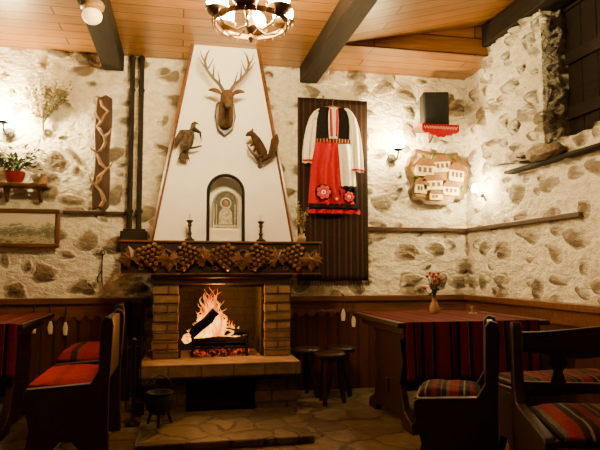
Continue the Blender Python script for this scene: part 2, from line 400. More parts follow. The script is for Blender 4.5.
# ------------------------------------------------------------------ fireplace
fp = thing('fireplace', 'brick fireplace with carved mantel and white plaster hood', 'fireplace', (.35, 4.9, 0))
OX, OY = .35, 4.9
def yf(z): return 4.9 + .10 * (z - 1.33) / 1.71 - OY
zb, zt = 1.33, CZ
bl, br_, tl, tr = -.23 - OX, .95 - OX, .08 - OX, .65 - OX
b = B(); bm = b.bm
nx0, nx1, nzt = .225 - OX, .52 - OX, 1.90
cx, rad = (nx0 + nx1) / 2, (nx1 - nx0) / 2
arch = [(nx0, zb + .01), ] + [(cx - rad * math.cos(a), nzt - rad + rad * math.sin(a)) for a in [math.pi * k / 16 for k in range(17)]] + [(nx1, zb + .01)]
outer = [bm.verts.new((x, yf(z), z)) for x, z in ((bl, zb), (tl, zt), (tr, zt), (br_, zb))]
inner = [bm.verts.new((x, yf(z), z)) for x, z in arch]
es = []
for lp in (outer, inner):
    for i in range(len(lp)): es.append(bm.edges.new((lp[i], lp[(i + 1) % len(lp)])))
bmesh.ops.triangle_fill(bm, use_beauty=True, edges=es)
wb = WY - OY
bk = [bm.verts.new((x, wb, z)) for x, z in ((bl, zb), (tl, zt), (tr, zt), (br_, zb))]
bm.faces.new((outer[0], outer[1], bk[1], bk[0])); bm.faces.new((outer[2], outer[3], bk[3], bk[2]))
ib = [bm.verts.new((v.co.x, yf(1.6) + .16, v.co.z)) for v in inner]
for i in range(len(inner) - 1): bm.faces.new((inner[i], inner[i + 1], ib[i + 1], ib[i]))
bm.faces.new((inner[-1], inner[0], ib[0], ib[-1]))
bm.faces.new(ib); b._m()
hood = b.done('chimney_hood', M_PLASTER, fp, smooth=False)
for (xa, xb) in ((bl, tl), (br_, tr)):
    b = B(); pts = [(xa + (xb - xa) * k / 6, yf(zb + (zt - zb) * k / 6) + .0, zb + (zt - zb) * k / 6) for k in range(7)]
    b.tube(pts, .017, 4); b.done('edge_trim', M_RAIL, hood, smooth=False)
b = B(); pts = [(x, yf(z) - .005, z) for x, z in arch]; b.tube(pts, .014, 8); b.done('niche_frame', M_IRON, hood)
# mantel
b = B(); x0, x1 = -.45 - OX, 1.15 - OX
b.box(x0, x1, 4.76 - OY, WY - OY - .04, 1.065, 1.318)
mantel = b.done('mantel', M_CARVEBACK, fp, bevel=.006)
b = B(); b.box(x0 - .012, x1 + .012, 4.745 - OY, WY - OY - .03, 1.318, 1.335); b.done('mantel_shelf', M_RAIL, mantel, bevel=.004)
b = B(); yc = 4.755 - OY
b.box(x0, x1, yc - .012, yc + .01, 1.065, 1.075)
vine = [(x0 + .03 + (x1 - x0 - .06) * k / 80, yc - .004, 1.195 + .065 * math.cos(k / 80 * math.pi * 10)) for k in range(81)]
b.tube(vine, .010, 6)
LEAF = [(0, .0), (.18, -.42), (.42, -.62), (.46, -.42), (.66, -.46), (.60, -.25), (.92, -.10), (.72, .06), (.86, .30), (.58, .30), (.56, .62), (.32, .52), (.0, 1.0)]
def vleaf(cx, cz, s, rot):
    pr = LEAF + [(-x, z) for x, z in LEAF[-2:0:-1]]
    pr = [(cx + s * (x * math.cos(rot) - z * math.sin(rot)), cz + s * (x * math.sin(rot) + z * math.cos(rot))) for x, z in pr]
    n = len(pr)
    c0 = b.bm.verts.new((cx, yc - .04, cz)); vs = [b.bm.verts.new((p[0], yc - .018, p[1])) for p in pr]; vb = [b.bm.verts.new((p[0], yc + .01, p[1])) for p in pr]
    for i in range(n):
        b.bm.faces.new((c0, vs[i], vs[(i + 1) % n])); b.bm.faces.new((vs[i], vb[i], vb[(i + 1) % n], vs[(i + 1) % n]))
    b._m()
    for ang, L in ((0, .8), (1.15, .6), (-1.15, .6), (2.3, .45), (-2.3, .45)):
        a = rot + math.pi / 2 + ang
        b.tube([(cx, yc - .042, cz), (cx + s * L * math.cos(a), yc - .024, cz + s * L * math.sin(a))], [.006, .002], 5)
def grapes(cx, cz, s, tilt):
    for row, n in enumerate((4, 5, 4, 3, 2, 1)):
        for k in range(n):
            dx, dz_ = (k - (n - 1) / 2) * s * 1.95, -row * s * 1.65 + s * 4.0
            b.sph((cx + dx * math.cos(tilt) - dz_ * math.sin(tilt), yc - .016, cz + dx * math.sin(tilt) + dz_ * math.cos(tilt)), (s * .98, s * 1.4, s * .98), 8, 6)
W = x1 - x0
for i in range(11):
    x = x0 + .08 + (W - .16) * i / 10
    if i % 2 == 0: vleaf(x, 1.19, .105, math.pi if i % 4 else 0.25)
    else: grapes(x, 1.195, .0215, .35 * (1 if i % 4 == 1 else -1))
for i in range(10):
    x = x0 + .155 + (W - .31) * i / 9
    sgn = 1 if i % 2 else -1
    b.tube([(x + .024 * math.cos(a) * (1 - a / 14), yc - .008, 1.195 + sgn * (.078 + .018 * math.sin(a) * (1 - a / 14))) for a in [j * .6 for j in range(12)]], .0045, 5)
b.done('vine_carving', M_CARVE, mantel, ang=30)
b = B(); b.box(-.20 - OX, .90 - OX, 4.79 - OY, 5.35 - OY, .985, 1.065); b.box(-.22 - OX, .92 - OX, 4.77 - OY, 4.80 - OY, 1.035, 1.064)
b.done('lintel', M_DARK, fp, bevel=.006)
for xa, xb in ((-.20, -.005), (.69, .90)):
    b = B(); b.box(xa - OX, xb - OX, 4.80 - OY, 5.35 - OY, .40, .985)
    for j in range(8):
        b.box(xa - OX - (.006 if j % 2 else 0), xb - OX + (.006 if j % 2 == 0 else 0), 4.79 - OY - .006 * (j % 3 == 1), 4.82 - OY, .403 + j * .0725, .403 + j * .0725 + .064)
    b.done('brick_column', M_BRICK, fp, smooth=False, bevel=.004)
b = B(); b.box(-.005 - OX, .69 - OX, 5.27 - OY, 5.35 - OY, .40, .985)
for xa, xb in ((-.006, .02), (.665, .691)): b.box(xa - OX, xb - OX, 4.83 - OY, 5.3 - OY, .40, .985)
b.box(-.005 - OX, .69 - OX, 4.83 - OY, 5.3 - OY, .96, .986)
b.done('firebox', M_BRICKD, fp, smooth=False)
b = B(); b.box(-.28 - OX, .93 - OX, 4.48 - OY, 5.35 - OY, .30, .40)
b.prism([(-.28 - OX, .30), (-.28 - OX, .25), (-.16 - OX, .25), (-.16 - OX, .30)], 'xz', 4.5 - OY, 5.3 - OY)
b.done('hearth_ledge', M_HEARTH, fp, smooth=False, bevel=.012)
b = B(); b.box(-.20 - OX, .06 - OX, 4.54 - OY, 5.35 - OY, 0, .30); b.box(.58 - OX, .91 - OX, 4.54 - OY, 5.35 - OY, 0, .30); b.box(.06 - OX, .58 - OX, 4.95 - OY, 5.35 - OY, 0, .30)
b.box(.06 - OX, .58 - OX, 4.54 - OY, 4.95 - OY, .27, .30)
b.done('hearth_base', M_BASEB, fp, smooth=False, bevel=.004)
b = B(); b.box(.06 - OX, .58 - OX, 4.60 - OY, 4.61 - OY, 0.01, .27); b.box(.10 - OX, .54 - OX, 4.59 - OY, 4.60 - OY, .05, .24); b.tube([(.29 - OX, 4.58 - OY, .17), (.35 - OX, 4.58 - OY, .17)], .008, 8)
b.done('wood_store_door', M_IRON, fp, bevel=.003)
b = B(); b.box(-.25, .86, 3.72, 4.53, 0, .05); tag(b.done('hearth_step', M_STEP, smooth=False, bevel=.012), 'low rough stone slab step in front of the hearth', 'step')

# fire
gr = thing('fire_grate', 'black iron grate holding the burning logs', 'grate', (.33, 4.95, .401))
b = B()
for i in range(9): b.tube([(-.22 + i * .055, -.10, .07), (-.22 + i * .055, .16, .07)], .007, 6)
b.tube([(-.24, -.10, .07), (.24, -.10, .07)], .009, 6); b.tube([(-.24, .16, .07), (.24, .16, .07)], .009, 6); b.tube([(-.24, -.10, .11), (.24, -.10, .11)], .006, 6)
b.done('grate_bars', M_IRON, gr)
for x, y in ((-.22, -.10), (.22, -.10), (-.22, .16), (.22, .16)):
    b = B(); b.tube([(x, y, 0), (x, y, .075), (x, y, .15 if y < 0 else .09)], [.012, .009, .009], 8)
    if y < 0: b.sph((x, y, .16), .016)
    b.done('grate_leg', M_IRON, gr)
def log(p0, p1, r, lab):
    b = B(); p0, p1 = Vector(p0), Vector(p1); pts = [p0.lerp(p1, k / 6) + Vector((random.uniform(-.006, .006), 0, random.uniform(-.006, .006))) for k in range(7)]
    b.tube(pts, [r * random.uniform(.85, 1.12) for _ in pts], 12); tag(b.done('firewood_log', M_ASH), lab, 'firewood', 'burning logs on the grate')
log((.12, 4.88, .52), (.54, 4.89, .52), .036, 'charred log lying on the grate')
log((.16, 4.99, .515), (.55, 5.04, .515), .038, 'charred log lying on the grate')
log((.10, 4.86, .575), (.30, 4.83, .77), .038, 'thick charred log propped diagonally in the flames')
log((.32, 4.95, .59), (.58, 4.96, .575), .038, 'short charred log on top of the pile')
b = B()
for i in range(60):
    b.sph((random.uniform(.10, .58), random.uniform(4.84, 5.10), random.uniform(.405, .435)), random.uniform(.012, .03), 6, 4)
o = b.done('ember_bed', M_EMBER, smooth=False); tag(o, 'glowing red embers under the grate', 'embers'); o['kind'] = 'stuff'
b = B()
for i in range(90):
    x = random.gauss(0, .095); y = random.uniform(-.04, .12)
    h = max(.10, .46 * math.exp(-(x / .15) ** 2) * random.uniform(.5, 1.03)); w = random.uniform(.018, .048)
    ph, ph2, am = random.uniform(0, 6), random.uniform(0, 6), random.uniform(.01, .035)
    nn = 14
    pts = [(x * (1 - .3 * k / nn) + am * math.sin(ph + k * .75) * k / 7, y + .01 * math.sin(ph2 + k * .6), h * k / nn) for k in range(nn + 1)]
    rs = [w * (math.sin(math.pi * min(1, (k + 1.2) / (nn + 1.3))) ** .8) * (1 - .8 * k / nn) * (1 + .25 * math.sin(ph2 + k * 1.3)) + .0008 for k in range(nn + 1)]
    b.tube(pts, rs, 8, sy=.5)
for i in range(16):
    x = random.uniform(.08, .27); h = random.uniform(.05, .14)
    b.tube([(x + .01 * math.sin(k), random.uniform(.0, .03), .03 + h * k / 6) for k in range(7)], [.02 * (1 - k / 6.1) for k in range(7)], 6, sy=.5)
o = b.done('fire_flames', M_FLAME, loc=(.27, 4.94, .51), ang=180); tag(o, 'bright orange flames rising from the logs', 'fire'); o['kind'] = 'stuff'

# ------------------------------------------------------------------ deer head
dz = 2.40
dh = thing('mounted_deer_head', 'brown stag head trophy with branched antlers on the hood', 'deer head', (.36, OY + yf(dz) - .032, dz)); dh.scale = (.94, .94, .94)
b = B(); b.prism([(0, -.18), (.07, -.12), (.095, 0), (.08, .12), (0, .16), (-.08, .12), (-.095, 0), (-.07, -.12)], 'xz', -.03, .03)
b.done('mount_board', M_DARKZ, dh, bevel=.008)
b = B()
b.tube([(0, -.01, -.06), (0, -.07, -.04), (0, -.13, .02), (0, -.17, .09), (0, -.20, .13), (0, -.25, .125), (0, -.30, .085), (0, -.345, .035), (0, -.375, .0), (0, -.39, -.018)],
       [.085, .08, .07, .064, .066, .064, .048, .036, .034, .018], 14, sx=.9, sy=1.05)
for s in (-1, 1):
    b.tube([(s * .045, -.18, .16), (s * .085, -.18, .185), (s * .13, -.175, .195), (s * .165, -.17, .185)], [.014, .026, .022, .004], 8, sy=.5)
b.done('head', M_FUR, dh, sub=1, ang=180)
for s in (-1, 1):
    b = B(); b.sph((s * .052, -.255, .135), (.012, .014, .013)); b.done('eye', M_BLACK, dh)
b = B(); b.sph((0, -.388, -.006), (.022, .014, .016)); b.done('nose', M_BLACK, dh)
for s in (-1, 1):
    b = B()
    main = [(s * .03, -.18, .185), (s * .06, -.17, .24), (s * .12, -.16, .30), (s * .175, -.16, .37), (s * .195, -.17, .44), (s * .175, -.18, .51), (s * .15, -.185, .55)]
    b.tube(main, [.018, .016, .014, .013, .012, .008, .002], 8)
    b.tube([main[1], (s * .07, -.23, .27), (s * .085, -.28, .33)], [.010, .007, .002], 6)
    b.tube([main[2], (s * .12, -.22, .34), (s * .12, -.25, .40)], [.010, .007, .002], 6)
    b.tube([main[3], (s * .215, -.2, .41), (s * .245, -.21, .46)], [.009, .006, .002], 6)
    b.tube([main[4], (s * .225, -.18, .49), (s * .235, -.18, .54)], [.008, .005, .002], 6)
    b.tube([main[3], (s * .14, -.19, .42), (s * .12, -.2, .47)], [.008, .005, .002], 6)
    b.done('antler', M_BONE, dh)
bz = 2.16
bd = thing('stuffed_grouse', 'dark mottled stuffed game bird with fanned tail on a branch', 'stuffed bird', (.075, OY + yf(bz), bz))
b = B()
b.tube([(.05, -.12, .15), (.035, -.12, .155), (.02, -.11, .14), (.01, -.1, .10), (-.01, -.095, .05), (-.03, -.09, -.01), (-.045, -.08, -.06), (-.055, -.07, -.09)],
       [.003, .012, .022, .02, .042, .05, .035, .012], 12)
b.tube([(.04, -.12, .148), (.068, -.125, .140)], [.008, .001], 6)
b.tube([(0, -.10, .08), (.03, -.12, .10), (.075, -.12, .07), (.085, -.11, .0)], [.02, .034, .026, .003], 8, sy=.35)
b.tube([(0, -.09, .08), (-.07, -.08, .07), (-.11, -.07, .01), (-.12, -.07, -.06)], [.02, .034, .026, .003], 8, sy=.35)
for i in range(7):
    a = -2.2 + i * .17
    b.leaf((-.045, -.07, -.07), (math.cos(a), 0, math.sin(a)), .11, .013, (0, 1, 0))
b.done('bird_body', M_FEATH, bd, ang=180)
b = B(); b.tube([(-.08, -.005, -.10), (-.03, -.07, -.055), (.03, -.09, -.05), (.09, -.08, -.03)], [.014, .012, .01, .006], 8)
b.tube([(-.06, .01, -.11), (-.07, -.02, -.10)], .02, 8)
b.tube([(-.01, -.09, .0), (0, -.085, -.05)], .004, 6); b.done('perch_branch', M_DARK, bd)
mz = 2.12
mt = thing('stuffed_marten', 'dark brown stuffed marten climbing on a branch', 'stuffed animal', (.67, OY + yf(mz), mz))
b = B()
b.tube([(-.145, -.13, .10), (-.125, -.13, .115), (-.10, -.13, .125), (-.08, -.12, .11), (-.05, -.11, .07), (-.02, -.1, .02), (.01, -.09, -.04), (.03, -.08, -.07), (.07, -.075, -.05), (.10, -.07, .02), (.115, -.07, .09), (.13, -.07, .14)],
       [.006, .018, .027, .026, .036, .04, .042, .03, .024, .034, .036, .006], 12)
for x, z, x2, z2 in ((-.05, .05, -.10, .02), (-.03, .02, -.07, -.02), (.01, -.05, -.04, -.09), (.03, -.06, .0, -.11)):
    b.tube([(x, -.1, z), ((x + x2) / 2, -.12, (z + z2) / 2 + .01), (x2, -.09, z2)], [.016, .011, .009], 8)
for s in (-1, 1): b.sph((-.09, -.13 + s * .018, .15), (.009, .005, .011), 8, 6)
b.done('marten_body', M_FUR2, mt, ang=180)
b = B(); b.tube([(-.01, .01, -.14), (-.01, -.06, -.12), (-.06, -.09, -.06), (-.11, -.09, .0), (-.13, -.08, .04)], [.02, .017, .013, .011, .005], 8); b.done('perch_branch', M_DARK, mt)

# icon
ic = thing('icon_picture', 'small religious icon with pale haloed figure in silver frame', 'icon', (.375, OY + .06, 1.445))
ar = lambda w, h, r: [(-w, 0)] + [(-w * math.cos(a), h - r + r * math.sin(a)) for a in [math.pi * k / 10 for k in range(11)]] + [(w, 0)]
b = B(); b.prism(ar(.108, .33, .108), 'xz', 0, .02); b.done('icon_panel', mat('icon_ground', (.10, .09, .06), .6, .5, 30), ic)
b = B(); b.tube([(x, -.004, z) for x, z in ar(.104, .325, .104)], .010, 8, closed=True)
b.tube([(.042 * math.cos(a), -.004, .22 + .042 * math.sin(a)) for a in [k * math.pi / 8 for k in range(16)]], .006, 6, closed=True)
b.tube([(-.078, -.003, .02), (-.078, -.003, .21)], .004, 6); b.tube([(.078, -.003, .02), (.078, -.003, .21)], .004, 6)
b.box(-.095, .095, -.006, 0, .012, .035)
b.done('silver_cover', M_SILVER, ic)
b = B(); b.sph((0, -.004, .218), (.020, .006, .027)); b.done('painted_face', M_CLAY, ic)
b = B(); b.prism([(-.058, .04), (.058, .04), (.052, .14), (.018, .19), (-.018, .19), (-.052, .14)], 'xz', -.006, 0); b.done('painted_robe', mat('painted_robe', (.50, .46, .36), .6, .6, 60), ic)
b = B(); b.box(.24, .505, OY + .03, OY + .13, 1.341, 1.445); tag(b.done('icon_stand', M_WHITE, bevel=.01), 'white linen covered block under the icon', 'stand')
def candlestick(x, y):
    c = thing('candlestick', 'turned dark wooden candlestick with a candle stub', 'candlestick', (x, y, 1.336), group='candlesticks on the mantel')
    b = B(); b.lathe([(.0, 0), (.04, 0), (.04, .01), (.02, .022), (.013, .04), (.019, .06), (.011, .075), (.011, .11), (.019, .125), (.013, .14), (.025, .155), (.03, .165), (.016, .168), (0, .168)], seg=16)
    b.done('holder', M_FURN, c)
    b = B(); b.lathe([(.011, .165), (.011, .21), (.008, .215), (0, .215)], seg=12); b.tube([(0, 0, .215), (.002, 0, .228)], .0015, 5); b.done('candle', M_WAX, c)
    return c
c1 = candlestick(.075, 4.80); copy_thing(c1, (.655, 4.80, 1.336))
def sprig(name, loc, n, h, mats, label, cat, spread=.5, lw=.012, lf=7, ls=1):
    t = thing(name, label, cat, loc)
    b = B()
    for i in range(n):
        b.mi = i % len(mats)
        a = random.uniform(0, 6.28); s = random.uniform(.1, spread); L = h * random.uniform(.5, 1)
        top = Vector((math.cos(a) * s * L, -abs(math.sin(a)) * s * L * .5, L))
        b.tube([(0, 0, 0), top * .5 + Vector((0, 0, L * .08)), top], [.003, .002, .001], 5)
        for k in range(lf):
            p = top * (.3 + .7 * k / (lf - 1))
            b.leaf(p, (random.uniform(-1, 1), random.uniform(-1, .1), random.uniform(-.3, 1)), random.uniform(.02, .045) * ls, lw)
    b.done('sprigs', mats, t, smooth=False); return t
t = sprig('dried_herb_posy', (1.03, 4.95, 1.402), 14, .28, [M_DRY], 'dried herbs standing in a small clay jug', 'dried flowers', .35)
b = B(); b.lathe([(0, -.065), (.03, -.065), (.04, -.03), (.025, 0), (.03, .012), (.02, .012), (0, .0)], seg=16); b.done('jug', M_CLAY, t)

# ------------------------------------------------------------------ rug and costume
b = B()
b.grid(lambda u, v: (1.075 + .69 * u, 5.35 + .006 * math.sin(u * 9) * v, 2.74 - 1.74 * v), 24, 30)
o = b.done('wall_rug', M_RUG, solid=.012); tag(o, 'long dark brown striped woven rug hung on the wall', 'rug')
b = B()
for i in range(46): b.tube([(1.08 + .68 * i / 45, 5.348, 1.0), (1.08 + .68 * i / 45 + .003, 5.346, .955)], .003, 4)
f = b.done('fringe', M_BLKCL, o); f['kind'] = 'stuff'
cs = thing('folk_costume', 'white linen blouse, black vest and red embroidered apron on hanger', 'folk costume', (1.41, 5.325, 2.66))
def cloth(name, rows, y, matl, amp=.008, nf=6, solid=.006, parent=cs):
    b = B(); n = len(rows) - 1
    def f(u, v):
        k = v * n; i = min(int(k), n - 1); t = k - i
        a, c = rows[i], rows[i + 1]
        z = a[0] * (1 - t) + c[0] * t; xl = a[1] * (1 - t) + c[1] * t; xr = a[2] * (1 - t) + c[2] * t
        bulge = -.03 * math.sin(math.pi * u)
        return (xl + (xr - xl) * u, y + bulge + amp * math.sin(u * nf * 6.283 + v * 1.3) * (.3 + v), z + .004 * math.sin(u * nf * 6.283) * v)
    b.grid(f, 40, 24); return b.done(name, matl, parent, solid=solid, ang=180)
b = B(); b.tube([(-.16, -.01, -.06), (-.08, -.01, -.015), (0, -.01, 0), (.08, -.01, -.015), (.16, -.01, -.06)], .008, 8)
b.tube([(0, -.01, 0), (0, -.01, .05), (.015, -.005, .07), (.0, .01, .085), (-.012, .01, .075)], .003, 6); b.done('hanger', M_LIGHTW, cs)
cloth('blouse_body', [(-.02, -.06, .06), (-.07, -.16, .16), (-.2, -.15, .15), (-.45, -.16, .16)], -.02, M_WHITE, .004, 5)
sl = {-1: [(-.03, .09, .14), (-.06, .12, .185), (-.12, .135, .225), (-.22, .145, .26), (-.35, .155, .285), (-.47, .165, .30), (-.56, .175, .30)],
      1: [(-.03, .09, .14), (-.06, .12, .185), (-.12, .135, .22), (-.22, .14, .25), (-.35, .13, .27), (-.5, .12, .285), (-.64, .13, .29)]}
for s in (-1, 1):
    rows = [(z, s * a_, s * c_) for z, a_, c_ in sl[s]]; zb_ = rows[-1][0]
    cloth('sleeve', rows, -.015 if s < 0 else -.045, M_WHITE, .014, 2.5)
    cloth('cuff_band', [(zb_ + .03, rows[-1][1], rows[-1][2]), (zb_ + .015, rows[-1][1], rows[-1][2])], -.033 if s < 0 else -.063, M_RED, .014, 2.5)
    cloth('vest_front', [(-.025, s * .03, s * .145), (-.14, s * .03, s * .185), (-.3, s * .022, s * .185), (-.43, s * .004, s * .19)], -.034, M_BLKCL, .003, 2)
    cloth('vest_braid', [(-.04, s * .026, s * .038), (-.14, s * .026, s * .038), (-.3, s * .018, s * .030)], -.044, M_RED, .002, 2)
cloth('skirt', [(-.36, -.19, .19), (-.6, -.225, .225), (-.85, -.24, .24), (-1.03, -.25, .255)], -.03, M_BLKCL, .012, 6)
cloth('skirt_hem', [(-.995, -.249, .254), (-1.035, -.252, .257)], -.042, M_RED, .012, 6)
cloth('belt', [(-.33, -.175, .175), (-.37, -.18, .18)], -.062, stripes('woven_belt', 0, .03, [(0, RD), (.4, (.5, .38, .1)), (.6, DK)]), .003, 3)
cloth('red_apron', [(-.36, -.18, .08), (-.6, -.225, .07), (-.8, -.24, .10), (-.975, -.25, .235)], -.056, M_RED, .010, 4)
cloth('apron_border', [(-.945, -.248, .235), (-.985, -.25, .238)], -.067, M_BLKCL, .010, 4)
cloth('white_apron_panel', [(-.38, .03, .165), (-.5, .035, .19), (-.7, .045, .205), (-.79, .05, .21)], -.066, M_WHITE, .006, 3)
cloth('panel_border', [(-.775, .05, .21), (-.80, .05, .212)], -.072, M_BLKCL, .006, 3)
M_ROSE = mat('rose_thread', (.60, .02, .02), .8, .1)
def rose(cx, cz, s):
    b = B(); b.mi = 0; b.sph((cx, -.099, cz), (s * 1.5, .006, s * 1.4), 20, 8)
    for k in range(7):
        a = k * 2 * math.pi / 7; b.mi = 1
        b.sph((cx + s * .85 * math.cos(a), -.104, cz + s * .85 * math.sin(a)), (s * .42, .005, s * .42), 10, 6)
    b.mi = 2; b.sph((cx, -.105, cz), (s * .42, .005, s * .42), 10, 6); b.mi = 1; b.sph((cx, -.108, cz), (s * .22, .004, s * .22), 8, 5)
    b.done('embroidered_rose', [M_BLKCL, M_ROSE, M_WHITE], cs)
rose(-.115, -.84, .055); rose(.13, -.88, .040); rose(.01, -.90, .02)

# ------------------------------------------------------------------ other wall things
sp = thing('wall_speaker', 'small black box loudspeaker with grille on the wall', 'speaker', (2.42, 5.25, 2.49), R(-12))
b = B(); b.box(-.125, .125, -.09, .09, 0, .33); b.done('cabinet', M_BLACK, sp, bevel=.012)
b = B(); b.box(-.11, .11, -.098, -.088, .015, .315); b.done('grille', mat('speaker_grille', (.02, .02, .02), .9, .5, 300), sp, bevel=.004)
b = B(); b.box(-.02, .02, .08, .15, .1, .2); b.done('bracket', M_IRON, sp)
ds = thing('doily_shelf', 'small wooden shelf draped with a red embroidered cloth', 'shelf', (2.42, 5.25, 2.459))
b = B(); b.box(-.18, .18, -.13, .14, 0, .025); b.prism([(.13, 0), (.13, -.1), (-.05, 0)], 'yz', -.01, .01); b.done('shelf_board', M_DARK, ds, bevel=.004)
b = B(); out = [(-.19, .03), (-.19, -.03)] + [(-.19 + .38 * k / 12, -.035 - (.06 * (1 - abs(k - 6) / 6)) - (.015 if k % 2 else 0)) for k in range(13)] + [(.19, -.03), (.19, .03)]
b.prism(out, 'xz', -.14, -.134); b.box(-.19, .19, -.14, .1, .026, .03); b.done('red_cloth', M_RED, ds)
b = B(); b.tube([(-.17 + .34 * k / 24, -.142, -.005 + .012 * (-1) ** k) for k in range(25)], .003, 5); b.done('white_stitching', M_WHITE, ds)

def sconce(loc, label, rz=0, s=1.0, m=M_GLOW2, group='wall lamps'):
    t = thing('wall_lamp', label, 'wall lamp', loc, rz, group)
    b = B(); b.lathe([(0, 0), (.04 * s, 0), (.035 * s, .012), (0, .016)], seg=16)
    bmesh.ops.rotate(b.bm, cent=(0, 0, 0), matrix=Matrix.Rotation(R(90), 3, 'X'), verts=b.bm.verts)
    b.tube([(0, -.01, 0), (0, -.06 * s, -.03 * s), (0, -.13 * s, -.02 * s), (0, -.15 * s, .03 * s)], .007 * s, 8)
    for sx in (-1, 1): b.tube([(0, -.06 * s, -.03 * s), (sx * .05 * s, -.06 * s, -.01 * s), (sx * .06 * s, -.06 * s, .03 * s), (sx * .04 * s, -.06 * s, .04 * s)], .004 * s, 6)
    b.lathe([(.0, .03 * s), (.03 * s, .035 * s), (.04 * s, .05 * s), (.03 * s, .046 * s), (0, .05 * s)], (0, -.15 * s, 0), 20)
    b.done('bracket', M_IRON, t)
    b = B(); b.lathe([(.018 * s, .05 * s), (.045 * s, .07 * s), (.055 * s, .10 * s), (.045 * s, .135 * s), (.03 * s, .16 * s), (.034 * s, .185 * s), (0, .186 * s)], (0, -.15 * s, 0), 18)
    b.done('lamp_glass', m, t); return t
sconce((2.02, 5.37, 2.19), 'wrought iron wall lamp with lit glass shade on stone wall', 0, 1.2)
sconce((-1.46, 5.37, 2.28), 'wrought iron wall lamp with lit glass shade above plant shelf', 0, 1.15, glow('lit_bright_glass', 950))
sconce((2.79, 5.02, 1.80), 'small lit wall lamp near the room corner', R(-90), .55, glow('lit_small_glass', 1000))

# carved village plaque
pq = thing('carved_village_plaque', 'irregular wooden slab with painted relief of village houses', 'wall plaque', (2.475, 5.345, 1.72))
out = []
for k in range(64):
    a = 2 * math.pi * k / 64
    r = 1 + .05 * math.sin(3 * a + 1) + .05 * math.sin(7 * a) + .03 * math.sin(13 * a) + random.uniform(-.03, .03)
    out.append((.32 * r * math.copysign(abs(math.cos(a)) ** .6, math.cos(a)), .29 + .26 * r * math.copysign(abs(math.sin(a)) ** .65, math.sin(a))))
b = B(); b.prism(out, 'xz', -.05, .02); b.done('slab', wood('bark_wood', (.05, .026, .01), (.14, .08, .03), 0), pq, bevel=.006)
b = B(); inn = [(p[0] * .86, .29 + (p[1] - .29) * .85) for p in out]; b.prism(inn, 'xz', -.056, -.04); b.done('painted_ground', mat('painted_hills', (.26, .155, .035), .7, .8, 9), pq)
M_ROOF = mat('painted_roof', (.15, .06, .012), .7); M_HW = mat('painted_house', (.74, .60, .30), .7); M_WIN = mat('painted_window', (.08, .04, .012), .7)
for (x, z, w, h, tl_) in ((-.16, .29, .19, .18, .05), (.03, .34, .17, .17, -.08), (.17, .25, .15, .19, .1), (-.07, .16, .20, .15, -.05), (.11, .11, .16, .14, .06), (-.20, .12, .11, .15, .1), (-.04, .06, .13, .10, 0)):
    b = B(); b.mi = 0; b.box(-w / 2, w / 2, -.085, -.05, 0, h * .6)
    b.mi = 1; b.prism([(-w * .62, h * .56), (w * .62, h * .56), (w * .25, h * .95), (-w * .35, h * .95)], 'xz', -.098, -.05)
    b.mi = 2
    nw = 2 if w < .14 else 3
    for i in range(nw): b.box(-w * .36 + i * w * .28, -w * .20 + i * w * .28, -.089, -.084, h * .2, h * .46)
    hobj = b.done('relief_house', [M_HW, M_ROOF, M_WIN], pq); hobj.location = (x, 0, z); hobj.rotation_euler = (0, tl_, 0)
for x, z in ((-.24, .30), (.24, .40), (.25, .18), (-.06, .47), (-.17, .47), (.10, .49)):
    b = B(); b.sph((x, -.056, z), (.026, .018, .04), 8, 6); b.done('relief_tree', M_LEAF, pq)

# framed townscape
fr = thing('framed_picture', 'wide pale town landscape picture in a brown wooden frame', 'picture', (-1.33, 5.345, 1.29))
b = B(); w, h = .315, .33
b.box(-w, w, -.03, .02, 0, .035); b.box(-w, w, -.03, .02, h - .035, h); b.box(-w, -w + .035, -.03, .02, .035, h - .035); b.box(w - .035, w, -.03, .02, .035, h - .035)
b.done('frame', M_RAIL, fr, bevel=.008)
m_, t_, b_ = nt('town_picture'); s_ = N(t_, 'ShaderNodeSeparateXYZ'); tc_ = N(t_, 'ShaderNodeTexCoord'); t_.links.new(tc_.outputs['Object'], s_.inputs[0])
n_ = noise_n(t_, coords(t_, (1, 1, 2.5)), 34, 5, .7)
n3_ = noise_n(t_, coords(t_, (1, 1, 1)), 7, 2)
f_ = math_n(t_, 'ADD', math_n(t_, 'ADD', math_n(t_, 'MULTIPLY', s_.outputs[2], 3.0), math_n(t_, 'MULTIPLY', math_n(t_, 'SUBTRACT', n_.outputs[0], .3), .9)), math_n(t_, 'MULTIPLY', math_n(t_, 'SUBTRACT', n3_.outputs[0], .5), .4))
t_.links.new(ramp(t_, f_, [(.2, (.06, .06, .04)), (.4, (.50, .46, .32)), (.55, (.10, .12, .08)), (.72, (.35, .36, .26)), (.82, (.72, .68, .52))]), b_.inputs['Base Color'])
b = B(); b.box(-w + .03, w - .03, -.012, .0, .03, h - .03); b.done('print', m_, fr)

